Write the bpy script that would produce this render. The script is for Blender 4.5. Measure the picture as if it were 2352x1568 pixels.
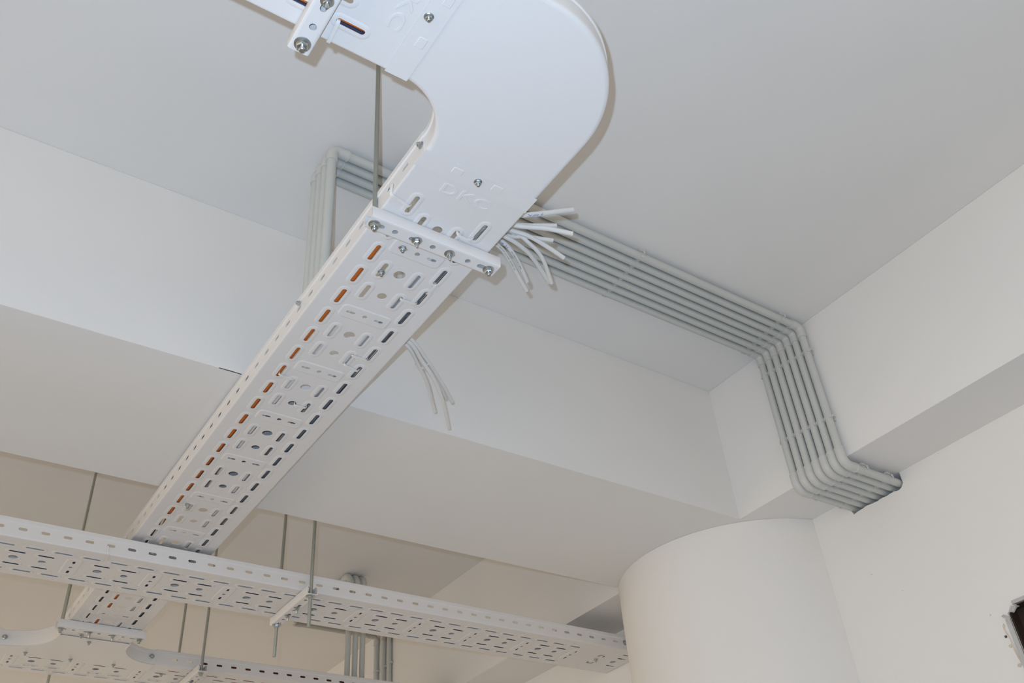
import bpy, bmesh, math, random
from mathutils import Vector, Matrix, geometry
C = bpy.context.scene.collection
for o in list(bpy.data.objects): bpy.data.objects.remove(o)
random.seed(4)

# ------------------------------------------------------------ camera, light, exposure
CZ = 1.55                                   # eye height above the floor
FPX = 2161.25
RX = Vector((0.82476808, -0.56098225, -0.07110931))      # camera right, down, forward in world axes
RY = Vector((0.29620741, 0.53572292, -0.79073518))
RZ = Vector((0.48168328, 0.63111003, 0.60801427))
cam_d = bpy.data.cameras.new('camera'); cam = bpy.data.objects.new('camera', cam_d); C.objects.link(cam)
cam_d.sensor_fit = 'HORIZONTAL'; cam_d.sensor_width = 36.0; cam_d.lens = FPX * 36.0 / 2352.0
cam_d.clip_start = 0.01
m = Matrix.Identity(4)
for i in range(3):
    m[i][0] = RX[i]; m[i][1] = -RY[i]; m[i][2] = -RZ[i]
m[2][3] = CZ
cam.matrix_world = m
bpy.context.scene.camera = cam

W = bpy.data.worlds.new('world'); bpy.context.scene.world = W; W.use_nodes = True
W.node_tree.nodes['Background'].inputs[0].default_value = (1.0, 0.862, 0.688, 1)
W.node_tree.nodes['Background'].inputs[1].default_value = 1.30

def lamp(name, kind, loc, power, color, size):
    d = bpy.data.lights.new(name, kind); d.energy = power; d.color = color
    if kind == 'POINT': d.shadow_soft_size = size
    o = bpy.data.objects.new(name, d); C.objects.link(o); o.location = loc
    return o
# the camera's own flash, a few centimetres beside the lens
fl = Vector((0, 0, CZ)) - RX * 0.030 - RY * 0.044 + RZ * 0.0
flash = lamp('flash', 'POINT', fl, 58.4, (0.553, 0.748, 1.0), 0.006)
vs = bpy.context.scene.view_settings
vs.view_transform = 'Standard'; vs.look = 'None'; vs.gamma = 1; vs.use_curve_mapping = False
vs.exposure = 0.0
bpy.context.scene.display_settings.display_device = 'sRGB'

# ------------------------------------------------------------ materials
def mat(name, col, rough=0.6, metal=0.0, spec=0.5, noise=0.0, nscale=30, bump=0.0, bscale=80, coat=0.0):
    M = bpy.data.materials.new(name); M.use_nodes = True
    nt = M.node_tree; b = nt.nodes['Principled BSDF']
    b.inputs['Base Color'].default_value = (*col, 1); b.inputs['Roughness'].default_value = rough
    b.inputs['Metallic'].default_value = metal; b.inputs['Specular IOR Level'].default_value = spec
    tc = nt.nodes.new('ShaderNodeTexCoord')
    if noise:
        n = nt.nodes.new('ShaderNodeTexNoise'); n.inputs['Scale'].default_value = nscale; n.inputs['Detail'].default_value = 5
        nt.links.new(tc.outputs['Object'], n.inputs['Vector'])
        r = nt.nodes.new('ShaderNodeMapRange'); r.inputs[1].default_value = 0.3; r.inputs[2].default_value = 0.7
        r.inputs[3].default_value = 1 - noise; r.inputs[4].default_value = 1 + noise
        nt.links.new(n.outputs['Fac'], r.inputs[0])
        x = nt.nodes.new('ShaderNodeVectorMath'); x.operation = 'SCALE'; x.inputs[0].default_value = col
        nt.links.new(r.outputs[0], x.inputs['Scale']); nt.links.new(x.outputs[0], b.inputs['Base Color'])
    if bump:
        n2 = nt.nodes.new('ShaderNodeTexNoise'); n2.inputs['Scale'].default_value = bscale; n2.inputs['Detail'].default_value = 4
        nt.links.new(tc.outputs['Object'], n2.inputs['Vector'])
        bp = nt.nodes.new('ShaderNodeBump'); bp.inputs['Strength'].default_value = bump; bp.inputs['Distance'].default_value = 0.002
        nt.links.new(n2.outputs['Fac'], bp.inputs['Height']); nt.links.new(bp.outputs[0], b.inputs['Normal'])
    return M
PLASTER = mat('painted_plaster', (0.80, 0.785, 0.765), 0.85, noise=0.012, nscale=3.0, bump=0.10, bscale=45, spec=0.2)
FLOORM = mat('screed', (0.50, 0.47, 0.43), 0.9, noise=0.08, nscale=4, spec=0.2)
POWDER = mat('white_powder_coat', (0.765, 0.750, 0.745), 0.42, spec=0.35, bump=0.04, bscale=900)
PVC = mat('grey_pvc', (0.56, 0.57, 0.545), 0.50, spec=0.35, noise=0.02, nscale=12)
PVCF = mat('grey_pvc_fitting', (0.585, 0.585, 0.565), 0.42, spec=0.4)
ZINC = mat('zinc_plated_steel', (0.50, 0.53, 0.54), 0.30, metal=1.0, noise=0.12, nscale=160)
RODM = mat('threaded_steel', (0.42, 0.44, 0.41), 0.45, metal=0.9)
CABLE = mat('white_cable_sheath', (0.74, 0.725, 0.70), 0.5, spec=0.3)
GREYC = mat('grey_cable_sheath', (0.40, 0.42, 0.45), 0.5, spec=0.3)
ORANGE = mat('orange_cable_sheath', (0.62, 0.16, 0.025), 0.5, spec=0.3)
BROWN = mat('dark_brown_cable_sheath', (0.10, 0.02, 0.015), 0.5, spec=0.3)
SLATE = mat('slate_cable_sheath', (0.16, 0.18, 0.21), 0.5, spec=0.3)
DARKC = mat('dark_blue_cable_sheath', (0.03, 0.033, 0.065), 0.5, spec=0.3)
COPPER = mat('cut_copper', (0.62, 0.25, 0.16), 0.4, metal=0.4)
NYLON = mat('natural_nylon', (0.78, 0.77, 0.74), 0.35, spec=0.5)
INKK = mat('black_ink', (0.02, 0.02, 0.025), 0.7)
INKB = mat('blue_ink', (0.02, 0.06, 0.42), 0.7)
DARK = mat('opening_dark_brown', (0.028, 0.016, 0.012), 0.6, noise=0.4, nscale=8)  # very dark brown for the lining and reveal of the window opening
MESHM = mat('fibreglass_mesh', (0.62, 0.60, 0.60), 0.7)
BEAD = mat('galvanised_bead', (0.50, 0.50, 0.50), 0.5, metal=0.3, noise=0.1, nscale=60)
STAIN = mat('bare_filler_patch', (0.62, 0.55, 0.46), 0.95, noise=0.12, nscale=40)
HOLE = mat('drilled_hole', (0.08, 0.075, 0.08), 0.9)

# ------------------------------------------------------------ mesh helpers (z given relative to the eye, CZ added on build)
class MB:
    def __init__(s): s.v = []; s.f = []
    def add(s, vs, fs):
        n = len(s.v); s.v += [tuple(p) for p in vs]; s.f += [tuple(i + n for i in f) for f in fs]; return s
    def box(s, a, b):
        (x0, y0, z0), (x1, y1, z1) = a, b
        return s.add([(x0,y0,z0),(x1,y0,z0),(x1,y1,z0),(x0,y1,z0),(x0,y0,z1),(x1,y0,z1),(x1,y1,z1),(x0,y1,z1)],
                     [(0,3,2,1),(4,5,6,7),(0,1,5,4),(1,2,6,5),(2,3,7,6),(3,0,4,7)])
    def sweep(s, path, prof, closed=True, caps=True, side=None, up=None):
        """prof: list of (a,b); a along side vector, b along up vector, at each path point."""
        n = len(prof); P = [Vector(p) for p in path]; vs = []
        fr = frames(P) if side is None else None
        for i, p in enumerate(P):
            if side is None: A, B = fr[i][1], fr[i][2]
            else: A = side[i] if isinstance(side, list) else side; B = up
            for a, b in prof: vs.append(p + A * a + B * b)
        fs = []
        m_ = n if closed else n - 1
        for i in range(len(P) - 1):
            for j in range(m_):
                k = (j + 1) % n
                fs.append((i*n+j, i*n+k, (i+1)*n+k, (i+1)*n+j))
        if caps and closed:
            fs.append(tuple(range(n))[::-1]); fs.append(tuple((len(P)-1)*n + j for j in range(n)))
        return s.add(vs, fs)
    def tube(s, path, r, n=14, caps=True):
        rr = r if isinstance(r, (list, tuple)) else None
        P = [Vector(p) for p in path]; fr = frames(P); vs = []; fs = []
        for i, p in enumerate(P):
            q = rr[i] if rr else r
            for j in range(n):
                a = 2*math.pi*j/n; vs.append(p + (fr[i][1]*math.cos(a) + fr[i][2]*math.sin(a))*q)
        for i in range(len(P)-1):
            for j in range(n):
                k = (j+1) % n; fs.append((i*n+j, i*n+k, (i+1)*n+k, (i+1)*n+j))
        if caps: fs.append(tuple(range(n))[::-1]); fs.append(tuple((len(P)-1)*n+j for j in range(n)))
        return s.add(vs, fs)
    def lathe(s, base, axis, prof, n=18, rot=0.0):
        """prof: (distance along axis, radius)"""
        base = Vector(base); ax = Vector(axis).normalized()
        A = ax.orthogonal().normalized(); B = ax.cross(A); vs = []; fs = []
        for d, r in prof:
            for j in range(n):
                a = 2*math.pi*j/n + rot; vs.append(base + ax*d + (A*math.cos(a)+B*math.sin(a))*r)
        for i in range(len(prof)-1):
            for j in range(n):
                k = (j+1) % n; fs.append((i*n+j, i*n+k, (i+1)*n+k, (i+1)*n+j))
        fs.append(tuple(range(n))[::-1]); fs.append(tuple((len(prof)-1)*n+j for j in range(n)))
        return s.add(vs, fs)
    def build(s, name, material, parent=None, smooth=None):
        me = bpy.data.meshes.new(name); off = Vector((0, 0, CZ))
        if parent is not None: off = off - parent_origin(parent)
        me.from_pydata([tuple(Vector(p) + off) for p in s.v], [], s.f); me.validate()
        bm = bmesh.new(); bm.from_mesh(me); bmesh.ops.recalc_face_normals(bm, faces=bm.faces); bm.to_mesh(me); bm.free()
        me.materials.append(material)
        if smooth is not None:
            me.polygons.foreach_set('use_smooth', [True]*len(me.polygons)); me.set_sharp_from_angle(angle=math.radians(smooth))
        o = bpy.data.objects.new(name, me); C.objects.link(o)
        if parent is not None: o.parent = parent
        return o
def parent_origin(p):
    v = Vector(p.location)
    while p.parent: p = p.parent; v += Vector(p.location)
    return v
def frames(P):
    out = []; prev = None
    for i, p in enumerate(P):
        if i == 0: t = P[1]-P[0]
        elif i == len(P)-1: t = P[i]-P[i-1]
        else: t = (P[i+1]-P[i]).normalized() + (P[i]-P[i-1]).normalized()
        t = t.normalized()
        if prev is None:
            a = t.orthogonal().normalized()
        else:
            a = (prev - t*prev.dot(t)).normalized()
        prev = a; out.append((t, a, t.cross(a)))
    return out
def smooth_path(pts, n=8):
    P = [Vector(p) for p in pts]; P = [P[0]*2-P[1]] + P + [P[-1]*2-P[-2]]; out = []
    for i in range(1, len(P)-2):
        for k in range(n):
            t = k/n; a, b, c, d = P[i-1:i+3]
            out.append(0.5*((2*b)+(c-a)*t+(2*a-5*b+4*c-d)*t*t+(3*b-a-3*c+d)*t**3))
    out.append(P[-2]); return out
def tag(o, label=None, cat=None, group=None, kind=None):
    if label: o['label'] = label
    if cat: o['category'] = cat
    if group: o['group'] = group
    if kind: o['kind'] = kind
    return o
def thing(name, loc, label, cat, group=None):
    o = bpy.data.objects.new(name, None); C.objects.link(o); o.location = (loc[0], loc[1], loc[2] + CZ)
    o.empty_display_size = 0.03
    return tag(o, label, cat, group)
def struct(name, mb, material, label=None, cat=None):
    return tag(mb.build(name, material), label, cat, kind='structure')

# ------------------------------------------------------------ the room
H = 1.552; B = H * 0.729; FZ = -CZ
YB0, YB1 = 1.527, 2.037          # beam across the ceiling
XR = 1.888                       # face of the beam along the right wall
XW = 2.081
struct('floor', MB().box((-4.2, -6.2, FZ-0.1), (2.4, 7.2, FZ)), FLOORM, 'bare grey screed floor of the room', 'floor')
struct('ceiling', MB().box((-4.2, -6.2, H), (2.4, 7.2, H+0.15)), PLASTER, 'flat white painted ceiling above the cable trays', 'ceiling')
struct('ceiling_beam', MB().box((-4.2, YB0, B), (XR, YB1, H-0.0005)).box((XR+0.0002, 1.8002, B), (1.9078, YB1, H-0.0005)), PLASTER,
       'white ceiling beam crossing above the long cable tray', 'beam')
crk = MB()
for a, b, c_ in ((0.434, 0.450, 0.0006), (0.450, 0.466, 0.0009), (0.466, 0.480, 0.0006)):
    crk.box((a, YB0-0.0006, B-0.0004), (b, YB0+0.0010, B+c_))
ck = crk.build('hairline_crack', HOLE, bpy.data.objects['ceiling_beam'])
struct('ceiling_beam', MB().box((XR, -6.0, B), (2.4, 1.80, H-0.0005)), PLASTER,
       'white beam along the right wall with seven conduits wrapped round it', 'beam')
struct('ceiling_beam', MB().box((1.908, 1.80, B), (2.4, 7.2, H-0.0005)), PLASTER,
       'white beam along the right wall beyond the round column', 'beam')
# right wall with a ragged notch for the conduits and a rough window opening
NY0, NY1, NZ = 1.146, 1.316, B - 0.0405
WY1, WZ1, WZ0 = 1.0185, 0.727, -0.6
struct('wall_far_blocker', MB().box((-4.2, 7.0, FZ), (2.4, 7.2, -0.6)).box((-4.2, 7.0, 0.9), (2.4, 7.2, H-0.001)), PLASTER, 'unseen white wall added at the far end to lower the ambient light', 'wall')  # unseen wall with an open band, added to lower ambient on the far ceiling
w = MB()
w.box((XW, -6.0, FZ), (2.4, -0.6, B)); w.box((XW, -0.6, WZ1), (2.4, WY1, B)); w.box((XW, -0.6, FZ), (2.4, WY1, WZ0))
w.box((XW, WY1, FZ), (2.4, NY0, B)); w.box((XW, NY1, FZ), (2.4, 1.80, B)); w.box((2.25, NY0, FZ), (2.4, NY1, B))
# lower lip of the notch, ragged
k = 22; top = []
rr = random.Random(2)
for i in range(k+1):
    yy = NY0 + (NY1-NY0)*i/k
    z = NZ + (rr.random()-0.5)*0.0035
    if i == 0: z = NZ+0.010
    if i >= k-1: z = B-0.026 if i == k else NZ-0.004
    top.append((yy, z))
vs_ = []; fs_ = []
for yy, z in top: vs_ += [(XW, yy, FZ), (XW, yy, z), (2.25, yy, z), (2.25, yy, FZ)]
for i in range(k):
    a = i*4; b = a+4
    fs_ += [(a, b, b+1, a+1), (a+1, b+1, b+2, a+2)]
w.add(vs_, fs_)
q_ = [(1.0215, 0.7300), (0.9955, 0.7300), (0.9958, 0.7230), (1.0040, 0.7218), (1.0110, 0.7160), (1.0160, 0.7130), (1.0215, 0.7080)]
w.add([(XW-0.0003, a, b) for a, b in q_]+[(XW+0.02, a, b) for a, b in q_], [tuple(range(7))[::-1], tuple(range(7, 14))]+[(i, (i+1) % 7, 7+(i+1) % 7, 7+i) for i in range(7)])
struct('wall_right', w, PLASTER, 'white plastered right wall under the beam', 'wall')
struct('wall_far_right', MB().box((2.12, 1.80, FZ), (2.4, 7.2, B)), PLASTER, 'white wall beyond the round column', 'wall')
struct('wall_back_blocker', MB().box((-4.2, -6.2, FZ), (-2.6, -6.0, H-0.001)).box((-2.6, -6.2, FZ), (2.4, -6.0, -0.6)).box((-2.6, -6.2, 1.3), (2.4, -6.0, H-0.001)), PLASTER, 'unseen white wall added behind the camera to cut the ambient light', 'wall')  # unseen, added to block ambient from behind; opening widened to brighten the beam face
col = MB().lathe((2.1732, 1.8024, FZ), (0, 0, 1), [(0, 0.3775), (B-FZ-0.0005, 0.3775)], n=128)
tag(col.build('column', PLASTER, smooth=40), 'thick round white column carrying the beam corner', 'column', kind='structure')

# window opening in the right wall
wr = thing('window_1', (XW, 0.2, 0.1), 'dark rough window opening at the right edge of the wall', 'window'); wr['kind'] = 'structure'
MB().box((XW+0.035, -0.6, WZ0), (XW+0.06, WY1, WZ1)).build('dark_lining', DARK, wr)
MB().box((XW+0.006, WY1-0.004, WZ0), (XW+0.035, WY1, WZ1)).box((XW+0.006, -0.6, WZ1-0.004), (XW+0.035, WY1-0.004, WZ1)).build('dark_reveal', DARK, wr)
def bead(y0, z0, y1, z1, wd, nm):
    a = Vector((XW-0.002, y0, z0)); b = Vector((XW-0.002, y1, z1)); t = (b-a).normalized()
    n = Vector((1, 0, 0)).cross(t); P = [a.lerp(b, i/8) for i in range(9)]
    mb = MB().sweep(P, [(-wd/2, -0.003), (wd/2, -0.003), (wd/2, 0.006), (0, 0.0), (-wd/2, 0.001)], side=n, up=Vector((1, 0, 0)))
    return mb.build(nm, BEAD, wr)
bead(1.0215, 0.699, 1.026, 0.35, 0.011, 'corner_bead')
bead(0.999, 0.7275, 0.40, 0.733, 0.008, 'corner_bead')
sh = MB()       # torn flap of bead at the corner
sh.add([(XW-0.004, 1.0335, 0.7085), (XW-0.004, 1.0275, 0.711), (XW-0.006, 1.0135, 0.6985), (XW-0.004, 1.024, 0.6985),
        (XW-0.001, 1.0335, 0.7085), (XW-0.001, 1.0275, 0.711), (XW-0.003, 1.0135, 0.6985), (XW-0.001, 1.024, 0.6985)],
       [(0,1,2,3),(7,6,5,4),(0,4,5,1),(1,5,6,2),(2,6,7,3),(3,7,4,0)])
sh.build('bent_bead_end', BEAD, wr)
ms = MB()       # scrap of plaster mesh
for i in range(6):
    t = i/5
    a = Vector((XW-0.003, 1.0030+0.012*t, 0.7215-0.010*t)); ms.tube([a, a+Vector((0.001, -0.012, -0.001))], 0.0005, 6)
    a = Vector((XW-0.003, 1.0045-0.013*t*0.9, 0.7235-0.002*t)); ms.tube([a, a+Vector((0.001, 0.010, -0.0115))], 0.0005, 6)
ms.build('plaster_mesh', MESHM, wr)
# drilled holes and a bare patch beside the opening
def wallpt(u, v, x=XW):
    r = RX*((u-1176)/FPX) + RY*((v-784)/FPX) + RZ; return r*(x/r.x)
def blob(pts, name, material, parent, d=0.0012):
    n = len(pts); vs = [(XW-d, p[0], p[1]) for p in pts] + [(XW+0.001, p[0], p[1]) for p in pts]
    MB().add(vs, [tuple(range(n))] + [(i, (i+1) % n, n+(i+1) % n, n+i) for i in range(n)]).build(name, material, parent)
def disc(y, z, r, jit=0.25, n=12):
    return [(y+r*(1+jit*(rr.random()-0.5))*math.cos(2*math.pi*i/n), z+r*(1+jit*(rr.random()-0.5))*math.sin(2*math.pi*i/n)) for i in range(n)]
blob([(1.0400,0.690),(1.036,0.694),(1.0345,0.690),(1.0375,0.682),(1.036,0.672),(1.0335,0.665),(1.034,0.655),(1.0365,0.66),(1.039,0.672),(1.041,0.681)], 'filler_smear', STAIN, wr)
blob([(1.0365,0.655),(1.0335,0.66),(1.0325,0.64),(1.0305,0.62),(1.0315,0.60),(1.035,0.62),(1.0370,0.64)], 'filler_smear', STAIN, wr, 0.0008)
blob(disc(1.0420, 0.6665, 0.0028), 'drilled_hole', HOLE, wr, 0.0016)
blob(disc(1.0400, 0.6450, 0.0034, 0.5), 'drilled_hole', STAIN, wr, 0.0016)
blob(disc(1.0372, 0.6020, 0.0042, 0.5), 'drilled_hole', STAIN, wr, 0.0016)

wp = bpy.data.objects['wall_right']
for u_, v_, r_ in ((2002, 1319, 0.0022), (2275, 1412, 0.0022), (2073, 1356, 0.0012), (2155, 1041, 0.0014)):
    q_ = wallpt(u_, v_, XW); blob(disc(q_.y, q_.z, r_, 0.9, 7), 'paint_scuff', STAIN, wp, 0.0003)
# ------------------------------------------------------------ sheet metal
def stadium(u, v, L, Wd, ax, n=7):
    r = Wd/2; h = max(L/2 - r, 0); pts = []
    for sgn in (1, -1):
        for i in range(n+1):
            a = -math.pi/2 + math.pi*i/n
            p = (sgn*(h + r*math.cos(a)), sgn*r*math.sin(a)); pts.append(p)
    out = []
    for a, b in pts:
        out.append((u+a, v+b) if ax == 'u' else (u+b, v+a))
    return out
def rrect(u, v, lu, lv, r, n=4):
    pts = []
    for cx, cy, a0 in ((1, 1, 0), (-1, 1, 90), (-1, -1, 180), (1, -1, 270)):
        for i in range(n+1):
            a = math.radians(a0 + 90*i/n); pts.append((u+cx*(lu/2-r)+r*math.cos(a), v+cy*(lv/2-r)+r*math.sin(a)))
    return pts
def inside(p, poly):
    x, y = p; c = False; j = len(poly)-1
    for i in range(len(poly)):
        xi, yi = poly[i]; xj, yj = poly[j]
        if (yi > y) != (yj > y) and x < (xj-xi)*(y-yi)/(yj-yi)+xi: c = not c
        j = i
    return c
EMB = ((0.0032, -0.0011), (0.0048, -0.0009), (0.0064, -0.0005), (0.0078, 0.0))
def sheet(outer, holes, loops, thick, fn, mb):
    """outer: outline; holes: polygons cut out (each with own height h); loops: constraint loops with height."""
    vin = []; ed = []; hh = []
    def loop(pts, h):
        n = len(vin)
        for p in pts: vin.append(Vector(p)); hh.append(h)
        for i in range(len(pts)): ed.append((n+i, n+(i+1) % len(pts)))
    loop(outer, 0.0)
    for pts, h in holes: loop(pts, h)
    for pts, h in loops: loop(pts, h)
    r = geometry.delaunay_2d_cdt(vin, ed, [], 0, 1e-7, True)
    V, F, OV = r[0], r[2], r[3]
    hv = [hh[ov[0]] if ov else 0.0 for ov in OV]
    hb = [(min(p[0] for p in q), max(p[0] for p in q), min(p[1] for p in q), max(p[1] for p in q), q) for q, _ in holes]
    # bucket the holes
    bk = {}
    for t in hb:
        for i in range(int(t[0]//0.05), int(t[1]//0.05)+1):
            for j in range(int(t[2]//0.05), int(t[3]//0.05)+1): bk.setdefault((i, j), []).append(t)
    keep = []
    for f in F:
        c = (sum(V[i][0] for i in f)/len(f), sum(V[i][1] for i in f)/len(f))
        if not inside(c, outer): continue
        bad = False
        for t in bk.get((int(c[0]//0.05), int(c[1]//0.05)), ()):
            if t[0] <= c[0] <= t[1] and t[2] <= c[1] <= t[3] and inside(c, t[4]): bad = True; break
        if not bad: keep.append(tuple(f))
    cnt = {}
    for f in keep:
        for i in range(len(f)):
            a, b = f[i], f[(i+1) % len(f)]; cnt.setdefault((min(a, b), max(a, b)), []).append((a, b))
    n = len(V)
    vs = [fn(V[i][0], V[i][1], hv[i]) for i in range(n)] + [fn(V[i][0], V[i][1], hv[i]+thick) for i in range(n)]
    fs = list(keep) + [tuple(i+n for i in f[::-1]) for f in keep]
    for e, l in cnt.items():
        if len(l) == 1: a, b = l[0]; fs.append((b, a, a+n, b+n))
    mb.add(vs, fs)
TH = 0.0012
def slot_feat(u, v, L, Wd, ax='u', emb=True, holes=None, loops=None, n=6):
    if emb:
        holes.append((stadium(u, v, L, Wd, ax, n), EMB[0][1]))
        for off, h in EMB: loops.append((stadium(u, v, L+2*off, Wd+2*off, ax, n), h))
    else: holes.append((stadium(u, v, L, Wd, ax, n), 0.0))
def pattern(u0, u1, rows, phase, W, skip=lambda u, v: False, lod=8):
    """perforation of the base: phase = u of one plate centre; rows = v of the four slot rows; returns holes, loops"""
    P = 0.1896; p = P/3; vc = (rows[0]+rows[3])/2; holes = []; loops = []
    k0 = int(math.floor((u0-phase)/P))-1; k1 = int(math.ceil((u1-phase)/P))+1
    def ok(u, v, l): return u-l/2-0.009 > u0 and u+l/2+0.009 < u1 and not skip(u, v)
    for k in range(k0, k1+1):
        c = phase + k*P
        for i in range(3):
            u = c + p/2 + i*p
            for v in (rows[0], rows[3]):
                if ok(u, v, 0.038): slot_feat(u, v, 0.0405, 0.0082, holes=holes, loops=loops, n=lod)
        for j, (du, r) in enumerate(((0.0615, 0.0105), (0.1247, 0.0085))):
            u = c + du
            for v in (rows[1], rows[2]):
                if ok(u+0.002, v, 0.036): slot_feat(u+0.002, v, 0.0375, 0.0084, holes=holes, loops=loops, n=lod)
            if ok(u, vc, 0.03): holes.append((stadium(u, vc, 2*r, 2*r, 'u', 8), 0.0))
        if ok(c, vc, 0.034):
            for off, h in ((0, -0.0013), (0.0012, -0.0010), (0.0024, -0.0004), (0.0034, 0)):
                loops.append((rrect(c, vc, 0.031+2*off, 0.090+2*off, 0.007+off), h))
            holes.append((stadium(c, vc, 0.0095, 0.0095, 'u', 6), -0.0013))
            for s in (-1, 1): holes.append((stadium(c, vc+s*0.0275, 0.0175, 0.0065, 'v', 5), -0.0013))
    return holes, loops
WT = 0.2025; SH = 0.047
LIP = [(0.0, 0.0345), (-0.0022, 0.0365), (-0.0022, 0.0455), (-0.0010, SH), (0.0060, SH), (0.0060, SH-TH), (0.0000, SH-TH-0.0004), (-0.0010, 0.0450), (-0.0010, 0.0372), (TH, 0.0350)]
FOLD = [(0.0032, 0.0), (0.0014, 0.0005), (0.0004, 0.0014), (0.0, 0.0032), (0.0, 0.0050), (TH, 0.0050), (TH, 0.0036), (0.0018, 0.0021), (0.0028, TH), (0.0032, TH)]
def straight_tray(t, o, ud, vd, L, holes, loops, side_phase, W=WT, side_skip=None, near_skip=(), far_skip=()):
    """o: corner of the outer base; ud along, vd across"""
    o = Vector(o); ud = Vector(ud); vd = Vector(vd); up = Vector((0, 0, 1))
    base = MB()
    sheet([(0, 0.0032), (L, 0.0032), (L, W-0.0032), (0, W-0.0032)], holes, loops, TH, lambda a, b, h: o+ud*a+vd*b+up*h, base)
    base.build('base_panel', POWDER, t)
    for s in (0, 1):
        mb = MB(); oo = o if s == 0 else o+vd*W; dv = vd if s == 0 else -vd
        spans = [(0, L)]
        for a, b in (near_skip if s == 0 else far_skip):
            ns = []
            for (x, y) in spans:
                if a > x: ns.append((x, min(a, y)))
                if b < y: ns.append((max(b, x), y))
            spans = [q for q in ns if q[1]-q[0] > 0.005]
        for (x, y) in spans:
            hs = []; k = math.ceil((x+0.014-side_phase)/0.0488)
            while side_phase+k*0.0488 < y-0.014:
                hs.append((stadium(side_phase+k*0.0488, 0.0222, 0.0195, 0.0068, 'u', 5), 0.0)); k += 1
            sheet([(x, 0.0050), (y, 0.0050), (y, 0.0345), (x, 0.0345)], hs, [], TH, lambda a, b, h: oo+ud*a+up*b+dv*h, mb)
            mb.sweep([oo+ud*x, oo+ud*y], LIP, side=dv, up=up); mb.sweep([oo+ud*x, oo+ud*y], FOLD, side=dv, up=up)
        mb.build('side_wall', POWDER, t)
def bolt(t, p, d, s=1.0, stub=0.0035, label='zinc plated bolt', nm='bolt'):
    """d: outward direction. washer flange, hex, stub"""
    mb = MB(); r0 = random.random()
    mb.lathe(p, d, [(0, 0.0066*s), (0.0009*s, 0.0066*s), (0.0016*s, 0.0054*s)], 20)
    mb.lathe(Vector(p)+Vector(d)*0.0014*s, d, [(0, 0.0050*s), (0.0036*s, 0.0050*s), (0.0044*s, 0.0043*s)], 6, r0)
    mb.lathe(Vector(p)+Vector(d)*0.0055*s, d, [(0, 0.0030*s), (stub, 0.0028*s), (stub+0.0007, 0.0020*s)], 12)
    b = mb.build(nm, ZINC, t, smooth=30)
    if label: b['label'] = label
    return b
def letters(t, text, o, right, upv, size, out, material, depth=0.0012, bevel=0.0009, name='embossed_lettering', wide=1.0):
    cu = bpy.data.curves.new('t', 'FONT'); cu.body = text; cu.size = size; cu.extrude = depth/2; cu.bevel_depth = bevel; cu.bevel_resolution = 2
    cu.align_x = 'CENTER'; cu.align_y = 'CENTER'; cu.space_character = 1.1
    ob = bpy.data.objects.new('t', cu); C.objects.link(ob); dg = bpy.context.evaluated_depsgraph_get()
    me = bpy.data.meshes.new_from_object(ob.evaluated_get(dg)); bpy.data.objects.remove(ob)
    mb = MB(); right = Vector(right); upv = Vector(upv); out = Vector(out); o = Vector(o)
    mb.add([o+right*(v.co.x*wide)+upv*v.co.y+out*v.co.z for v in me.vertices], [tuple(p.vertices) for p in me.polygons])
    return mb.build(name, material, t, smooth=40)

S1 = 1.08
# --- long tray running away from the camera -------------------------------------------------
X0, X1 = 0.4815, 0.6840
t1 = thing('cable_tray', (0.583, 1.8, S1), 'long perforated white cable tray running from the bend to the back of the room', 'cable tray', 'perforated white cable trays')
y0 = 0.8045; L1 = 2.915-y0
rows = [0.5188-X0, 0.5500-X0, 0.6120-X0, 0.6452-X0]
ho, lo = pattern(0, L1, rows, 1.0000-y0, WT, skip=lambda u, v: u < 0.075)
straight_tray(t1, (X0, y0, S1), (0, 1, 0), (1, 0, 0), L1, ho, lo, 0.861-y0)
# coupling strip at its start (overlaps the bend)
st = MB(); sheet([(0, 0), (0.034, 0), (0.034, WT), (0, WT)], [], [(rrect(0.0135, 0.063, 0.011, 0.016, 0.001, 1), -0.0009), (rrect(0.0135, 0.063, 0.0125, 0.0175, 0.001, 1), 0.0), (rrect(0.0135, 0.135, 0.011, 0.016, 0.001, 1), -0.0009), (rrect(0.0135, 0.135, 0.0125, 0.0175, 0.001, 1), 0.0)],
                TH, lambda a, b, h: Vector((X0-0.001+b, y0-0.008+a, S1-0.0016+h)), st)
st.build('coupling_strip', POWDER, t1)
bolt(t1, (0.5816, 0.8118, S1-0.0018), (0, 0, -1), 1.0)
bolt(t1, (0.5534, 0.9985, S1-0.0015), (0, 0, -1), 1.0)
bolt(t1, (0.5509, 1.0675, S1-0.0017), (0, 0, -1), 1.0)
bolt(t1, (0.5420, 1.9971, S1-0.0017), (0, 0, -1), 1.0)
bolt(t1, (X0-0.0005, 0.8110, S1+0.022), (-1, 0, 0), 0.95, stub=0.002)
bolt(t1, (X0-0.0025, 1.2480, S1+0.032), (-1, 0, 0), 0.75, stub=0.001)
letters(t1, 'DKC', (0.5825, 0.8505, S1-0.0003), (1, 0, 0), (0, -1, 0), 0.0285, (0, 0, -1), POWDER, depth=0.0008, bevel=0.0005, wide=1.42)

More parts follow.
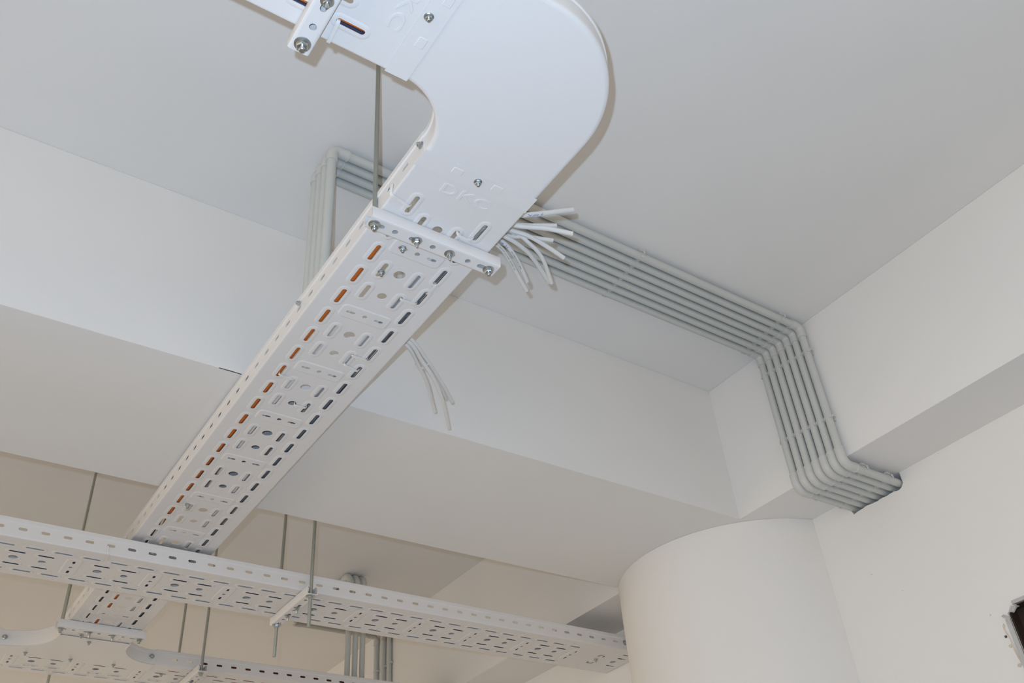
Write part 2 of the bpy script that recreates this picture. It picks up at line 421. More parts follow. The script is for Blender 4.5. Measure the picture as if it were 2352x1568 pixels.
# --- smooth bend --------------------------------------------------------------------------------
XJ = 0.3893; YI = 0.7045; YO = 0.501
bend = thing('tray_bend', (0.58, 0.62, S1), 'smooth wide white 90 degree tray bend without holes', 'tray bend')
def arc(cx, cy, r, a0, a1, n):
    return [(cx+r*math.cos(math.radians(a0+(a1-a0)*i/n)), cy+r*math.sin(math.radians(a0+(a1-a0)*i/n))) for i in range(n+1)]
RI = 0.0952; ici = (0.3875, 0.8000); oco = (0.5090, 0.6760)
def inner_path(off): return arc(ici[0], ici[1], RI+off, 0, -90, 28)             # from (x=.4855,y=.80) to (x=.389,y=.705)
def outer_path(off): return [(X1+off, y0)] + arc(oco[0], oco[1], 0.1750+off, 0, -90, 40) + [(XJ, YO-off)]
ip = inner_path(0.0072); op = outer_path(-0.0072)
outl = [(p[0], p[1]) for p in op] + [(p[0], p[1]) for p in ip[::-1]]
bs = MB(); sheet(outl, [], [], TH, lambda a, b, h: Vector((a, b, S1+h)), bs); bs.build('base_panel', POWDER, bend)
def bent_wall(pp, inward, par, nm='side_wall', prof_all=None, z0=S1):
    """pp: plan polyline of the outer face; inward = +1/-1 : side of the path where the tray lies"""
    P = [Vector((a, b, z0)) for a, b in pp]; sd = []
    for i in range(len(P)):
        t = (P[min(i+1, len(P)-1)]-P[max(i-1, 0)]).normalized(); sd.append(Vector((-t.y, t.x, 0))*inward)
    fold = [(0.0076, 0.0), (0.0052, 0.0003), (0.0028, 0.0014), (0.0010, 0.0032), (0.0, 0.0065)]
    wall = fold + [(0, 0.0345), (-0.0022, 0.0365), (-0.0022, 0.0455), (-0.0010, SH), (0.0060, SH), (0.0060, SH-TH), (0, SH-TH-0.0004), (-0.0010, 0.0450), (-0.0010, 0.0372), (TH, 0.0350), (TH, 0.0067), (0.0022, 0.0040), (0.0044, 0.0020), (0.0076, TH)]
    mb = MB().sweep(P, wall, side=sd, up=Vector((0, 0, 1)))
    return mb.build(nm, POWDER, par, smooth=32)
bent_wall([(X0, y0+0.003)] + inner_path(0), 1, bend)
bent_wall(outer_path(0), -1, bend)

# --- tray going left out of the picture --------------------------------------------------------
t0 = thing('cable_tray', (0.0, 0.6, S1), 'short piece of perforated white cable tray leaving through the top edge left of the bend', 'cable tray', 'perforated white cable trays')
L0 = XJ + 0.55
rows0 = [0.0360, 0.0690, 0.1310, 0.1640]
ho, lo = pattern(0, L0, rows0, XJ-0.1995, WT, skip=lambda u, v: u < 0.080)
straight_tray(t0, (XJ, YI, S1), (-1, 0, 0), (0, -1, 0), L0, ho, lo, 0.06)
st = MB(); sheet([(0, 0), (0.034, 0), (0.034, WT), (0, WT)], [], [(rrect(0.0135, 0.063, 0.011, 0.016, 0.001, 1), -0.0009), (rrect(0.0135, 0.063, 0.0125, 0.0175, 0.001, 1), 0.0), (rrect(0.0135, 0.135, 0.011, 0.016, 0.001, 1), -0.0009), (rrect(0.0135, 0.135, 0.0125, 0.0175, 0.001, 1), 0.0)],
                TH, lambda a, b, h: Vector((XJ+0.008-a, YI+0.001-b, S1-0.0016+h)), st)
st.build('coupling_strip', POWDER, t0)
bolt(t0, (0.3727, 0.6029, S1-0.0018), (0, 0, -1), 1.0)
letters(t0, 'DKC', (0.3400, 0.6000, S1-0.0003), (0, 1, 0), (1, 0, 0), 0.0285, (0, 0, -1), POWDER, depth=0.0008, bevel=0.0005, wide=1.42)

# --- tray crossing the picture below the long one ----------------------------------------------
S2 = 1.020
ang = 0.0075; u2 = Vector((1, ang, 0)).normalized(); v2 = Vector((-ang, 1, 0)).normalized()
t2 = thing('cable_tray', (1.0, 2.3, S2), 'perforated white cable tray crossing under the long one and ending behind the round column', 'cable tray', 'perforated white cable trays')
xs = -0.60; o2 = Vector((xs, 2.2010+ang*xs, S2)); L2 = 2.117-xs
rows2 = [0.0395, 0.0710, 0.1390, 0.1705]
ho, lo = pattern(0, L2, rows2, 0.3751-xs, WT+0.002, lod=5, skip=lambda u, v: u+xs > 1.905)
for du, dv in ((2.078, 0.071), (2.084, 0.139), (2.075, 0.0395)): slot_feat(du-xs, dv, 0.035, 0.0080, emb=False, holes=ho, loops=lo)
ho.append((stadium(2.068-xs, 0.105, 0.021, 0.021, 'u', 8), 0.0))
straight_tray(t2, o2, u2, v2, L2, ho, lo, 0.2402-xs, W=WT+0.002)
bolt(t2, o2+u2*(1.996-xs)+v2*0.105, (0, 0, -1), 1.1)
bolt(t2, o2+u2*(2.035-xs)+Vector((0, 0, 0.024)), (0, -1, 0), 1.2)
for s, dv in ((1, 0.075), (-1, 0.137)):
    mb = MB()
    c = o2+u2*(1.996-xs)+v2*dv+Vector((0, 0, -0.0006))
    for a, b in (((-0.010, 0.006*s), (-0.010, -0.004*s)), ((-0.010, -0.004*s), (0.010, -0.004*s)), ((0.010, -0.004*s), (0.010, 0.006*s))):
        mb.tube([c+u2*a[0]+v2*a[1], c+u2*b[0]+v2*b[1]], 0.0007, 6)
    mb.build('punched_tab', HOLE, t2)

# --- back tray and its tee ----------------------------------------------------------------------
t3 = thing('cable_tray', (1.0, 3.15, S1), 'perforated white cable tray at the bottom edge of the picture, joined by the tee piece', 'cable tray', 'perforated white cable trays')
xs3 = -0.60; Y3 = 3.0500; L3 = 2.115-xs3
rows3 = [0.0430, 0.0745, 0.1480, 0.1790]
ho, lo = pattern(0, L3, rows3, 0.5905-xs3, 0.2150, lod=4, skip=lambda u, v: (0.345 < u+xs3 < 0.845 and v < 0.060))
straight_tray(t3, (xs3, Y3, S1), (1, 0, 0), (0, 1, 0), L3, ho, lo, 0.813-xs3, W=0.215, near_skip=((0.352-xs3, 0.800-xs3),))
tee = thing('tray_tee', (0.575, 3.0, S1), 'plain white tee piece with two curved sides joining the long tray to the back tray', 'tray tee')
le = arc(0.352, 2.9160, 0.1320, -2, 90, 22)      # left curve, from tray edge to tray side
le = [(0.4815, 2.905)] + [(0.352+0.1295*math.cos(math.radians(a)), 2.920+0.130*math.sin(math.radians(a))) for a in range(0, 91, 5)]
ri = [(0.684, 2.905)] + [(0.800-0.116*math.cos(math.radians(a)), 2.935+0.115*math.sin(math.radians(a))) for a in range(0, 91, 5)]
ol = le + [(0.352, 3.112), (0.800, 3.112)] + ri[::-1]
tb = MB(); sheet(ol, [], [], TH, lambda a, b, h: Vector((a, b, S1-0.0030+h)), tb); tb.build('base_panel', POWDER, tee)
bent_wall(le, -1, tee, z0=S1-0.003); bent_wall(ri, 1, tee, z0=S1-0.003)
for p in ((0.4298, 3.0839), (0.5599, 3.0926), (0.6877, 3.0927), (0.5713, 2.9298), (0.5384, 2.885)):
    bolt(tee, (p[0], p[1], S1-0.0030), (0, 0, -1), 1.0)
bolt(tee, (0.788, 3.0465, S1+0.022), (-0.05, -1, 0), 1.2); bolt(tee, (0.360, 3.0495, S1+0.022), (0.0, -1, 0), 1.2)
bolt(tee, (0.4800, 2.893, S1+0.020), (-1, 0, 0), 1.2)
bolt(t3, (0.8473, 3.1279, S1-0.001), (0, 0, -1), 1.0)

# ------------------------------------------------------------ trapeze hangers
def rod(t, p0, p1, r=0.0040):
    mb = MB(); n = int((Vector(p1)-Vector(p0)).length/0.0012)
    n = max(2, min(n, 700)); P = [Vector(p0).lerp(Vector(p1), i/n) for i in range(n+1)]
    mb.tube(P, [r*(1.0 if i % 2 else 0.955) for i in range(n+1)], 10)
    return mb.build('threaded_rod', RODM, t)
def nut(t, p, r=1.0, stub=0.0, washer=0.0):
    mb = MB(); d = Vector((0, 0, -1)); p = Vector(p)
    w_ = 0.0096*r + washer
    mb.lathe(p, d, [(0, w_), (0.0013, w_), (0.0022, 0.0078*r)], 22)
    mb.lathe(p+d*0.0020, d, [(0, 0.0074*r), (0.0050*r, 0.0074*r), (0.0062*r, 0.0062*r)], 6, random.random())
    if stub: mb.lathe(p+d*0.008*r, d, [(0, 0.0040*r), (stub, 0.0038*r), (stub+0.001, 0.0028*r)], 14)
    o = mb.build('flange_nut', ZINC, t, smooth=30); return o
def tee_bolt(t, p, r=1.0):
    mb = MB(); d = Vector((0, 0, -1)); p = Vector(p)
    mb.lathe(p, d, [(0, 0.0088*r), (0.0010, 0.0088*r), (0.0020, 0.0062*r)], 22)
    mb.lathe(p+d*0.0018, d, [(0, 0.0056*r), (0.0046, 0.0056*r), (0.0054, 0.0048*r)], 6, random.random())
    mb.lathe(p+d*0.0070, d, [(0, 0.0030), (0.0060, 0.0028), (0.0085, 0.0012)], 12)
    return mb.build('bolt', ZINC, t, smooth=30)
def channel(t, o, ud, vd, L, zt, W=0.030, Hc=0.022, feats=()):
    """open-top C channel hanging under a tray: o = start corner (plan), zt = top; u along, v across"""
    o = Vector((o[0], o[1], zt-Hc)); ud = Vector(ud); vd = Vector(vd); up = Vector((0, 0, 1)); mb = MB(); T = 0.002
    hs = []
    for u, kind in feats:
        hs.append((stadium(u, W/2+0.001, 0.017 if kind == 's' else 0.0100, 0.0088 if kind == 's' else 0.0100, 'u', 6), 0.0))
    r = 0.004
    sheet([(0, r), (L, r), (L, W-r), (0, W-r)], hs, [], T, lambda a, b, h: o+ud*a+vd*b+up*h, mb)
    prof = [(r, 0), (0.0017, 0.0006), (0.0005, 0.0018), (0, r), (0, Hc-0.002), (0.0010, Hc), (0.0060, Hc), (0.0060, Hc-T), (T, Hc-T-0.001), (T, r), (0.0028, 0.0024), (r, T)]
    for s in (0, 1):
        oo = o if s == 0 else o+vd*W
        mb.sweep([oo, oo+ud*L], prof, side=(vd if s == 0 else -vd), up=up)
    return mb.build('channel', POWDER, t, smooth=30)
FE = [(0.0205, 's'), (0.0475, 'h'), (0.0815, 's'), (0.1165, 'h'), (0.1495, 's'), (0.1835, 'h'), (0.2105, 's')]
def hanger(label, along, c0, c1, ypos, zt, rods, bolts, group='trapeze hangers under the trays', rod_ext=0.004, top=None, start=None, length=0.236):
    pass
ZB = S1-0.0235
h1 = thing('trapeze_hanger', (0.583, 0.951, ZB), 'white channel hanger under the long tray just below the bend, in full view', 'tray hanger')
channel(h1, (0.4665, 0.9360), (1, 0, 0), (0, 1, 0), 0.2385, S1-0.0020, feats=FE)
for x in (0.4775, 0.6905):
    rod(h1, (x, 0.9520, ZB-0.004), (x, 0.9520, H)); nut(h1, (x, 0.9520, ZB-0.0003), 1.0, stub=0.005)
for x in (0.5530, 0.6140): tee_bolt(h1, (x, 0.9510, ZB-0.0003))
h2 = thing('trapeze_hanger', (0.248, 0.60, ZB), 'white channel hanger across the tray at the top edge, with one shiny nut', 'tray hanger')
channel(h2, (0.2320, 0.7230), (0, -1, 0), (1, 0, 0), 0.2385, S1-0.0020, feats=[(a-0.004, b) for a, b in FE], W=0.030)
for y in (0.7090, 0.4960):
    rod(h2, (0.2470, y, ZB-0.004), (0.2470, y, H)); nut(h2, (0.2470, y, ZB-0.0003), 1.15, stub=0.005)
for y in (0.6370, 0.5720): tee_bolt(h2, (0.2475, y, ZB-0.0003))
h3 = thing('trapeze_hanger', (0.573, 2.80, ZB), 'white channel hanger under the far end of the long tray, next to the tee', 'tray hanger')
channel(h3, (0.4515, 2.7845), (1, 0, 0), (0, 1, 0), 0.2420, S1-0.0020, feats=FE)
for x in (0.4650, 0.6810):
    rod(h3, (x, 2.80, ZB-0.004), (x, 2.80, H)); nut(h3, (x, 2.80, ZB-0.0003), 1.0, stub=0.005)
for x in (0.5420, 0.6060): tee_bolt(h3, (x, 2.80, ZB-0.0003))
ZC = S2-0.0235
h4 = thing('trapeze_hanger', (0.937, 2.29, ZC), 'white channel hanger under the crossing tray with long rod ends sticking down', 'tray hanger')
channel(h4, (0.9220, 2.1680), (0, 1, 0), (1, 0, 0), 0.2420, S2-0.0020, feats=[(0.013, 's'), (0.043, 'h'), (0.084, 's'), (0.118, 'h'), (0.150, 's'), (0.186, 'h'), (0.216, 's')])
for y, zz in ((2.1810, 0.9142), (2.3970, 0.9091)):
    rod(h4, (0.9375, y, zz), (0.9375, y, H), 0.0046); nut(h4, (0.9375, y, ZC-0.0003), 1.0, washer=0.003)
for y in (2.2660, 2.3240): tee_bolt(h4, (0.9375, y, ZC-0.0003))
h5 = thing('trapeze_hanger', (0.937, 3.15, ZB), 'white channel hanger under the back tray at the bottom edge of the picture', 'tray hanger')
channel(h5, (0.9220, 2.9900), (0, 1, 0), (1, 0, 0), 0.3000, S1-0.0020, feats=[(0.018, 's'), (0.055, 'h'), (0.10, 's'), (0.14, 'h'), (0.18, 's'), (0.22, 'h'), (0.27, 's')])
for y in (3.0080, 3.2780):
    rod(h5, (0.9370, y, ZB-0.010), (0.9370, y, H), 0.0046); nut(h5, (0.9370, y, ZB-0.0003), 1.0)
tee_bolt(h5, (0.937, 3.10, ZB-0.0003)); tee_bolt(h5, (0.937, 3.17, ZB-0.0003))
lr = thing('threaded_rod', (0.5449, 3.30, 1.0), 'single threaded rod hanging behind the back tray at the bottom left', 'threaded rod')
rod(lr, (0.5449, 3.30, 0.97), (0.5449, 3.30, H), 0.0046)

# ------------------------------------------------------------ conduits
PR = 0.0101; FR = 0.0121
def bend_pts(a, c, b, r, n=10):
    """quarter turn at corner c between a and b"""
    a, c, b = Vector(a), Vector(c), Vector(b); d1 = (c-a).normalized(); d2 = (b-c).normalized()
    s = c-d1*r; e = c+d2*r; ctr = c-d1*r+d2*r; out = []
    for i in range(n+1):
        t = math.pi/2*i/n; out.append(ctr - d2*r*math.cos(t) + d1*r*math.sin(t))
    return s, e, out
def clip(t, p, along, away, sidev, name='pipe_clip'):
    """C-shaped snap clip: away = from surface to pipe centre"""
    p = Vector(p); al = Vector(along).normalized(); aw = Vector(away).normalized(); sd = Vector(sidev).normalized()
    mb = MB(); n = 14; w = 0.0085; ri, ro = PR+0.0002, PR+0.0020; vs = []
    for i in range(n+1):
        a = math.radians(-140 + 280*i/n)      # open on the far side; 0 faces the surface
        for r in (ri, ro):
            for s in (-w/2, w/2): vs.append(p + (-aw*math.cos(a)+sd*math.sin(a))*r + al*s)
    fs = []
    for i in range(n):
        a = i*4; b = a+4; fs += [(a, a+1, b+1, b), (a+2, b+2, b+3, a+3), (a, b, b+2, a+2), (a+1, a+3, b+3, b+1)]
    fs += [(0, 2, 3, 1), (n*4, n*4+1, n*4+3, n*4+2)]
    mb.add(vs, fs)
    q = p-aw*(PR+0.0046)
    def bx(c, ha, hs, hw):
        c = Vector(c); cs = [c+al*(i*ha)+sd*(j*hs)+aw*(k_*hw) for i in (-1, 1) for j in (-1, 1) for k_ in (-1, 1)]
        mb.add(cs, [(0,1,3,2),(4,6,7,5),(0,4,5,1),(2,3,7,6),(0,2,6,4),(1,5,7,3)])
    bx(q+aw*0.0006, w*0.8, 0.0080, 0.0030); bx(q+aw*0.0035, w*0.4, 0.0045, 0.0022)
    bx(p-sd*(ro+0.0020)+aw*0.0015, w*0.45, 0.0022, 0.0016); bx(p-sd*(ro+0.0036)-aw*0.002, w*0.45, 0.0010, 0.0048)
    bx(p+sd*(ro+0.0012)+aw*0.0005, w*0.35, 0.0014, 0.0014)
    return mb.build(name, PVCF, t, smooth=30)
def elbow(t, s, e, pts, d1, d2, arm=0.020):
    mb = MB(); P = [s-d1*arm, s-d1*(arm-0.004), s-d1*(arm-0.0045)] + pts + [e+d2*(arm-0.0045), e+d2*(arm-0.004), e+d2*arm]
    R = [FR+0.0006]*2 + [FR]*(len(pts)+2) + [FR+0.0006]*2
    mb.tube(P, R, 20); return mb.build('elbow', PVCF, t, smooth=40)
def conduit(label, pts, radii, clips=(), group=None, arm=0.020):
    c = thing('electrical_conduit', pts[0], label, 'conduit', group)
    P = [Vector(p) for p in pts]; cur = P[0]
    for i in range(1, len(P)-1):
        d1 = (P[i]-P[i-1]).normalized(); d2 = (P[i+1]-P[i]).normalized()
        s, e, bp = bend_pts(P[i-1], P[i], P[i+1], radii[i-1])
        MB().tube([cur, s-d1*0.002], PR, 20).build('pipe', PVC, c, smooth=40)
        elbow(c, s, e, bp, d1, d2, arm); cur = e+d2*0.002
    MB().tube([cur, P[-1]], PR, 20).build('pipe', PVC, c, smooth=40)
    for q in clips: clip(c, *q)
    return c
names = ['first', 'second', 'third', 'fourth', 'fifth', 'sixth', 'seventh']
YP = 1.1600; PP = 0.0246
for i in range(7):
    y = YP + PP*i; xa = 0.6690 if i < 3 else 0.5180
    zc = H-0.0175; xc = XR-0.0175; zb = B-0.0235
    pts = [(xa, y, S1+0.024), (xa, y, zc), (xc, y, zc), (xc, y, zb), (XW+0.10, y, zb)]
    cl = [((1.2990+0.0022*i, y, zc), (1, 0, 0), (0, 0, -1), (0, 1, 0)), ((1.7960+0.0030*i, y, zc), (1, 0, 0), (0, 0, -1), (0, 1, 0)),
          ((xc, y, 1.4500+0.0025*i), (0, 0, 1), (-1, 0, 0), (0, 1, 0)), ((xc, y, 1.2400+0.0022*i), (0, 0, 1), (-1, 0, 0), (0, 1, 0)),
          ((1.9420, y, zb), (1, 0, 0), (0, 0, -1), (0, 1, 0)), ((2.0400, y, zb), (1, 0, 0), (0, 0, -1), (0, 1, 0))]
    lab = {0: 'grey conduit on the outer, upper side of the row of seven on the ceiling',
           6: 'grey conduit on the inner, lower side of the row of seven, nearest the crossing beam'}.get(i,
          'grey conduit, %s from the upper side in the row of seven on the ceiling' % names[i])
    conduit(lab, pts, [0.016, 0.016, 0.024], cl, 'row of grey conduits across the ceiling')
lab3 = ['left of three grey risers behind the crossing tray, bending to the wall beam', 'middle of three grey risers behind the crossing tray, bending to the wall beam', 'right of three grey risers behind the crossing tray, bending to the wall beam']
for i in range(3):
    x = 1.497 + 0.0295*i; y = 3.660 - 0.066*i + (0.012 if i == 2 else 0)
    pts = [(x, 3.115, S1+0.024), (x, 3.115, H-0.0125), (x, y, H-0.0125), (1.8955, y, H-0.0125), (1.8955, y, B+0.02)]
    conduit(lab3[i], pts, [0.036, 0.020, 0.020],
            [((1.8955, y, 1.385), (0, 0, 1), (-1, 0, 0), (0, 1, 0))], 'grey risers in the far bay')

# ------------------------------------------------------------ cables
def text_on_path(t, P, r, text, s0, size, material, viewer=Vector((0, 0, 0)), th0=0.0, name='printed_text'):
    cu = bpy.data.curves.new('t', 'FONT'); cu.body = text; cu.size = size; cu.align_y = 'CENTER'; cu.resolution_u = 2
    ob = bpy.data.objects.new('t', cu); C.objects.link(ob); dg = bpy.context.evaluated_depsgraph_get()
    me = bpy.data.meshes.new_from_object(ob.evaluated_get(dg)); bpy.data.objects.remove(ob)
    L = [0.0]
    for i in range(1, len(P)): L.append(L[-1]+(P[i]-P[i-1]).length)
    vs = []
    for v in me.vertices:
        s = min(max(s0+v.co.x, 0), L[-1]-1e-5); i = 0
        while i < len(L)-2 and L[i+1] < s: i += 1
        t_ = (s-L[i])/(L[i+1]-L[i]); p = P[i].lerp(P[i+1], t_); T = (P[i+1]-P[i]).normalized()
        n = (viewer-p); n = (n-T*n.dot(T)).normalized(); b = n.cross(T)
        a = -v.co.y/r + th0; vs.append(p+(n*math.cos(a)-b*math.sin(a))*(r+0.00012))
    MB().add(vs, [tuple(p.vertices) for p in me.polygons]).build(name, material, t)
def cut_cable(name_label, pts, r=0.0037, texts=(), group=None):
    P = smooth_path(pts, 10); c = thing('electric_cable', P[-1], name_label, 'cable', group)
    MB().tube(P, r, 14).build('sheath', CABLE, c, smooth=40)
    T = (P[-1]-P[-2]).normalized(); A = T.orthogonal().normalized(); Bv = T.cross(A)
    mb = MB()
    for k_ in range(3):
        a = 2*math.pi*k_/3+0.4; q = P[-1]+(A*math.cos(a)+Bv*math.sin(a))*r*0.42
        mb.lathe(q-T*0.001, T, [(0, r*0.30), (0.0021, r*0.30)], 8)
    mb.build('copper_core', COPPER, c)
    for (tx, s0, sz, mt, th, nm) in texts: text_on_path(c, P, r, tx, s0, sz, mt, th0=th, name=nm)
    return c
ZO = 1.135
def outp(entry, pts, zz):
    """cable path: up inside the tray, over the side wall, then out"""
    ex, ey = pts[0]; out = [(0.640, entry, 1.094), (0.660, entry, 1.108), (0.676, entry+(ey-entry)*0.3, ZO-0.002)]
    for (x, y), z in zip(pts, zz): out.append((x, y, z))
    return out
CG = 'cut white cable ends beside the hanger near the bend'
def K(p, z): return (p[0]*z/1.13, p[1]*z/1.13)
def kp(pp, zz): return [K(p, z) for p, z in zip(pp, zz)]
def zl(a, b, n): return [a+(b-a)*i/(n-1) for i in range(n)]
defs = [
 ('topmost cut white cable pointing right, blue handwriting on it', 0.905, [(0.719, 0.873), (0.781, 0.823)], (1.136, 1.175), 0.0046, [('Dailumar  of 1', 0.108, 0.0062, INKB, 0.3, 'blue_handwriting')]),
 ('short straight cut white cable, second from the top', 0.915, [(0.720, 0.899), (0.779, 0.867)], (1.139, 1.150), 0.0036, [('0.6/1 kV', 0.100, 0.0030, INKK, -0.2, 'printed_text')]),
 ('cut white cable bending gently right with three cores in its open end', 0.918, [(0.722, 0.901), (0.767, 0.882), (0.816, 0.869)], (1.132, 1.118), 0.0042, []),
 ('cut white cable curving right in front of the grey conduits', 0.922, [(0.720, 0.915), (0.753, 0.912), (0.798, 0.918), (0.839, 0.926)], (1.134, 1.122), 0.0040, []),
 ('short cut white cable half hidden behind the curving ones', 0.931, [(0.721, 0.929), (0.754, 0.914), (0.795, 0.900)], (1.141, 1.155), 0.0038, []),
 ('cut white cable curving down with a black dot near its tip', 0.926, [(0.727, 0.918), (0.763, 0.926), (0.806, 0.946), (0.860, 0.992)], (1.146, 1.128), 0.0036, [('NYM', 0.118, 0.0026, INKK, 1.0, 'printed_text'), ('.', 0.205, 0.012, INKK, 0.3, 'printed_text')]),
 ('cut white cable curving down, passing behind the one with the black dot', 0.937, [(0.719, 0.934), (0.755, 0.940), (0.791, 0.954), (0.854, 0.992)], (1.130, 1.139), 0.0039, []),
 ('cut white cable with blue handwriting and black print, second from the hanger', 0.946, [(0.719, 0.946), (0.751, 0.960), (0.784, 0.983), (0.818, 1.011)], (1.134, 1.126), 0.0040, [('Marga   R C', 0.092, 0.0056, INKB, 0.5, 'blue_handwriting'), ('UNG CABLE NYM 3X1.5  220Mm', 0.128, 0.0033, INKK, 0.2, 'printed_text')]),
 ('cut white cable with black print, closest to the hanger', 0.956, [(0.719, 0.958), (0.753, 0.976), (0.792, 1.004), (0.832, 1.032)], (1.128, 1.120), 0.0038, [('UNG CABLE NYM  3G1.5 VVTMM -130.ST.NMO - 14 M', 0.090, 0.0031, INKK, 0.0, 'printed_text')]),
]
for lab, en, pp, (za, zb_), r, tx in defs:
    zz = zl(za, zb_, len(pp)); cut_cable(lab, outp(en, kp(pp, zz), zz), r, tx, CG)
CG2 = 'cut white cables hanging in a tied bunch from the long tray'
defs2 = [
 ('leftmost cable of the tied bunch, with a rounded end', [(0.718, 1.282), (0.769, 1.325), (0.818, 1.373), (0.864, 1.430), (0.888, 1.459)], (1.122, 1.110), 0.0040, 1.292),
 ('longest cable of the tied bunch, reaching lowest', [(0.718, 1.272), (0.771, 1.313), (0.825, 1.357), (0.884, 1.419), (0.950, 1.503)], (1.124, 1.100), 0.0041, 1.284),
 ('rightmost cable of the tied bunch', [(0.717, 1.262), (0.775, 1.304), (0.824, 1.343), (0.868, 1.380), (0.901, 1.410)], (1.127, 1.125), 0.0040, 1.268),
 ('short cable in the middle of the tied bunch', [(0.716, 1.266), (0.775, 1.310), (0.833, 1.359), (0.871, 1.394), (0.883, 1.406)], (1.134, 1.138), 0.0036, 1.276),
 ('cable of the tied bunch peeping out behind the longest one', [(0.718, 1.275), (0.772, 1.316), (0.830, 1.362), (0.880, 1.415), (0.925, 1.470)], (1.132, 1.132), 0.0036, 1.280)]
for lab, pp, (za, zb_), r, en in defs2:
    zz = zl(za, zb_, len(pp)); cut_cable(lab, outp(en, kp(pp, zz), zz), r, (), CG2)
ct = thing('cable_tie', (0.772, 1.312, 1.128), 'clear nylon tie holding the hanging bunch of white cables together', 'cable tie')
d_ = Vector((0.055, 0.045, 0)).normalized(); sd_ = Vector((-d_.y, d_.x, 0))
ring = [Vector((0.7735, 1.3155, 1.1265)) + sd_*0.0150*math.cos(a)+Vector((0, 0, 1))*0.0112*math.sin(a) for a in [2*math.pi*i/28 for i in range(29)]]
MB().sweep(ring, [(-0.0016, -0.0004), (0.0016, -0.0004), (0.0016, 0.0006), (-0.0016, 0.0006)], side=d_, up=Vector((0, 0, 1))).build('strap', NYLON, ct)
MB().box((0.7715, 1.3135, 1.1135), (0.7760, 1.3180, 1.1165)).build('head', NYLON, ct)

# long cables lying in the trays
def run(label, pts, r, material, group='cables lying in the long tray'):
    o = MB().tube(smooth_path(pts, 6), r, 10).build('electric_cable', material, None, smooth=50)
    return tag(o, label, 'cable', group)
zi = S1+0.0012
def wob(x, r, ys, amp=0.003, seed=0):
    q = random.Random(seed); return [(x+(q.random()-0.5)*2*amp, y, zi+r+0.0005+q.random()*0.001) for y in ys]
ysl = [0.98+0.19*i for i in range(11)]
run('orange cable seen through the left row of slots of the long tray', [(0.5180, 1.0, zi+0.0068)] + [(0.5185+0.0012*math.sin(k*1.7), 1.0+0.13*k, zi+0.0068) for k in range(1, 9)] + [(0.531, 2.12, zi+0.007), (0.545, 2.30, zi+0.007), (0.550, 2.60, zi+0.007), (0.551, 2.88, zi+0.007)], 0.0065, ORANGE)
run('dark cable beside the orange one in the long tray', [(0.5030, 0.90, zi+0.006)] + [(0.5045+0.0012*math.sin(k*1.3), 0.90+0.17*k, zi+0.006) for k in range(1, 7)] + [(0.512, 2.08, zi+0.006), (0.5185, 2.25, zi+0.006), (0.519, 2.55, zi+0.006), (0.515, 2.88, zi+0.006)], 0.0055, DARKC)
run('white cable seen through the inner right slots of the long tray', wob(0.6115, 0.0045, ysl, 0.0040, 3), 0.0045, CABLE)
run('grey cable beside the inner right slots of the long tray', wob(0.6200, 0.0040, ysl, 0.0025, 4), 0.0036, GREYC)
run('dark cable seen through the right row of slots of the long tray', wob(0.6545, 0.0045, ysl, 0.0020, 5), 0.0030, DARKC)
run('slate grey cable in the middle of the right slots of the long tray', wob(0.6475, 0.0045, ysl, 0.0010, 8), 0.0033, SLATE)
run('grey cable seen through the right row of slots of the long tray', wob(0.6395, 0.0045, ysl, 0.0020, 6), 0.0034, GREYC)
run('white cable against the right side wall of the long tray', wob(0.6600, 0.0045, ysl, 0.0030, 7), 0.0045, CABLE)
run('white cable seen through the inner left slots of the long tray', [(0.5535+0.002*math.sin(2.1*k), 1.16+0.19*k, zi+0.0045) for k in range(4)]+[(0.560, 1.98, zi+0.0045), (0.568, 2.3, zi+0.005), (0.570, 2.85, zi+0.005)], 0.0042, CABLE)
def run0(label, x0, x1, y, z, r, m_, g):
    n = 9; q = random.Random(int(y*1000)); return run(label, [(x0+(x1-x0)*i/n, y+(q.random()-0.5)*0.003, z+r+0.0015) for i in range(n+1)], r, m_, g)
run0('orange cable in the tray at the top edge', -0.5, 0.375, 0.6655, S1, 0.0042, ORANGE, 'cables lying in the top tray')
run0('dark cable in the tray at the top edge', -0.5, 0.375, 0.6752, S1, 0.0045, DARKC, 'cables lying in the top tray')
for i, (yy, m_, nm) in enumerate(((2.2605, GREYC, 'grey cable in the crossing tray along its near slots'), (2.2905, DARKC, 'dark cable in the crossing tray along its inner near slots'), (2.3590, DARKC, 'dark cable in the crossing tray along its inner far slots'), (2.3900, GREYC, 'grey cable in the crossing tray along its far slots'))):
    run(nm, [(x, yy+ang*x, S2+0.0085) for x in (-0.55, 0.0, 0.6, 1.2, 1.8, 2.09)], 0.0048, m_, 'cables lying in the crossing tray')
for i, (yy, m_, nm) in enumerate(((3.135, ORANGE, 'orange cable in the back tray'), (3.205, GREYC, 'grey cable in the back tray'))):
    run(nm, [(x, yy, S1+0.0120) for x in (-0.55, 0.0, 0.6, 1.2, 1.8, 2.09)], 0.0085, m_, 'cables lying in the back tray')

run('thick brown cable in the back tray close to its side holes', [(x, 3.082, S1+0.0265) for x in (0.93, 1.2, 1.5, 1.8, 2.09)], 0.0105, BROWN, 'cables lying in the back tray')
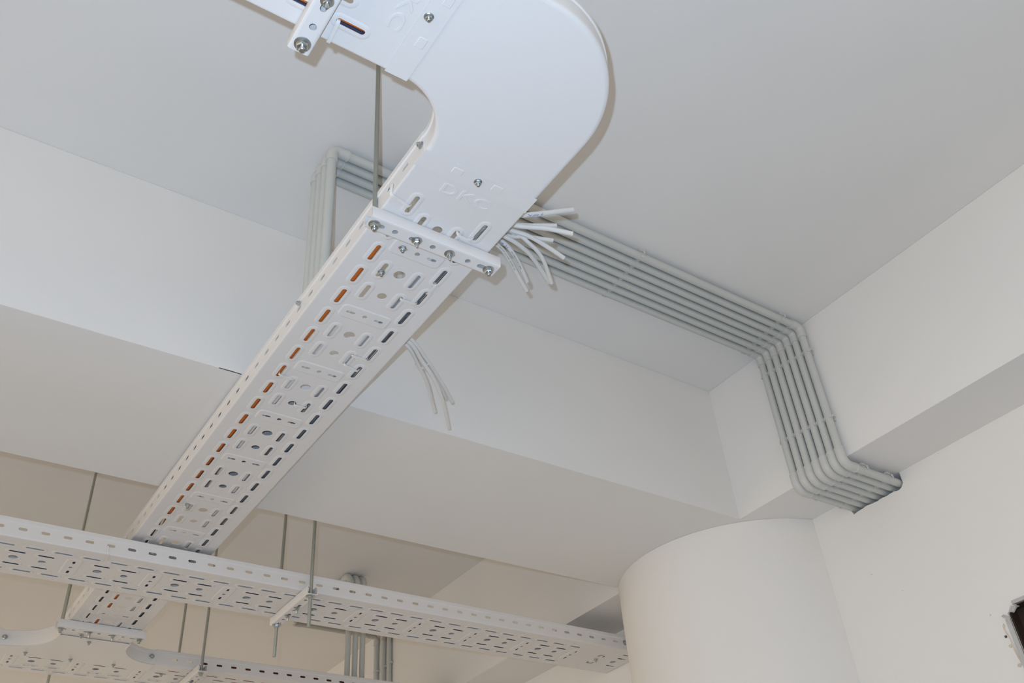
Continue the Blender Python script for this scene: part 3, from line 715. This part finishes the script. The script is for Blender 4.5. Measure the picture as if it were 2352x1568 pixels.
# cable ties strapped through the slots
def strap(label, pts, w=0.0052, side=None):
    P = smooth_path(pts, 5); c = thing('cable_tie', P[len(P)//2], label, 'cable tie')
    fr_ = frames(P)
    d = (P[-1]-P[0]); d.z = 0; d.normalize(); s = Vector((-d.y, d.x, 0))
    ups = []
    mb = MB(); vs = []
    for i, p in enumerate(P):
        T = fr_[i][0]; n = T.cross(s).normalized()
        for a, b in ((-w/2, -0.0004), (w/2, -0.0004), (w/2, 0.0006), (-w/2, 0.0006)): vs.append(p+s*a+n*b)
    fs = []
    for i in range(len(P)-1):
        for j in range(4): k_ = (j+1) % 4; fs.append((i*4+j, i*4+k_, i*4+4+k_, i*4+4+j))
    fs += [(3, 2, 1, 0), tuple(len(P)*4-4+j for j in range(4))]
    mb.add(vs, fs).build('strap', NYLON, c); return c
zs = S1-0.0022
strap('nylon tie wrapped round the left edge of the long tray above the hanger', [(X0+0.003, 0.899, S1+0.0222), (X0-0.0018, 0.899, S1+0.0190), (X0-0.0022, 0.901, S1+0.006), (X0+0.001, 0.9035, S1-0.0012), (0.497, 0.906, zs+0.0005), (0.511, 0.909, zs-0.001), (0.5165, 0.910, zs), (0.5175, 0.910, zs+0.006)])
strap('curved nylon tie between two slots on the right just above the hanger', [(0.6115, 0.9225, zs+0.006), (0.6130, 0.9230, zs), (0.620, 0.9260, zs-0.0015), (0.632, 0.9270, zs-0.0018), (0.641, 0.9235, zs-0.001), (0.6435, 0.922, zs+0.006)])
def s2(lab, a, b): 
    a = Vector((a[0], a[1], 0)); b = Vector((b[0], b[1], 0)); m_ = (a+b)/2; e = (b-a).normalized()*0.0016
    strap(lab, [(a-e)+Vector((0, 0, zs+0.006)), a+Vector((0, 0, zs-0.0002)), m_+Vector((0, 0, zs-0.0008)), b+Vector((0, 0, zs-0.0002)), (b+e)+Vector((0, 0, zs+0.006))], 0.0046)
s2('nylon tie between inner and outer right slots below the hanger', (0.6145, 1.1138), (0.6430, 1.1126))
s2('short nylon tie joining two slots of the right outer row below the hanger', (0.6470, 1.0530), (0.6470, 1.0790))
s2('upper of two parallel nylon ties halfway down the long tray on the right', (0.6145, 1.3018), (0.6430, 1.3018))
s2('lower of two parallel nylon ties halfway down the long tray on the right', (0.6145, 1.3352), (0.6450, 1.3413))
s2('nylon tie between the two left slot rows of the long tray', (0.5200, 1.4216), (0.5485, 1.4249))
s2('nylon tie from a round hole to a slot in the long tray', (0.5880, 1.5043), (0.6105, 1.5038))
strap('nylon tie wrapped round the edge of the tray at the top of the picture', [(0.2770, 0.6680, zs+0.006), (0.2772, 0.6700, zs-0.0005), (0.2785, 0.685, zs-0.001), (0.2797, 0.7040, zs+0.0005), (0.2800, 0.7066, S1+0.006), (0.2800, 0.7068, S1+0.030)], 0.0050)
strap('thin nylon tie on the near side of the crossing tray', [(0.4280, 2.2020, S2+0.020), (0.4300, 2.2015, S2+0.003), (0.4320, 2.206, S2-0.0010), (0.4360, 2.238, S2-0.0024), (0.4362, 2.2400, S2+0.004)], 0.0028)
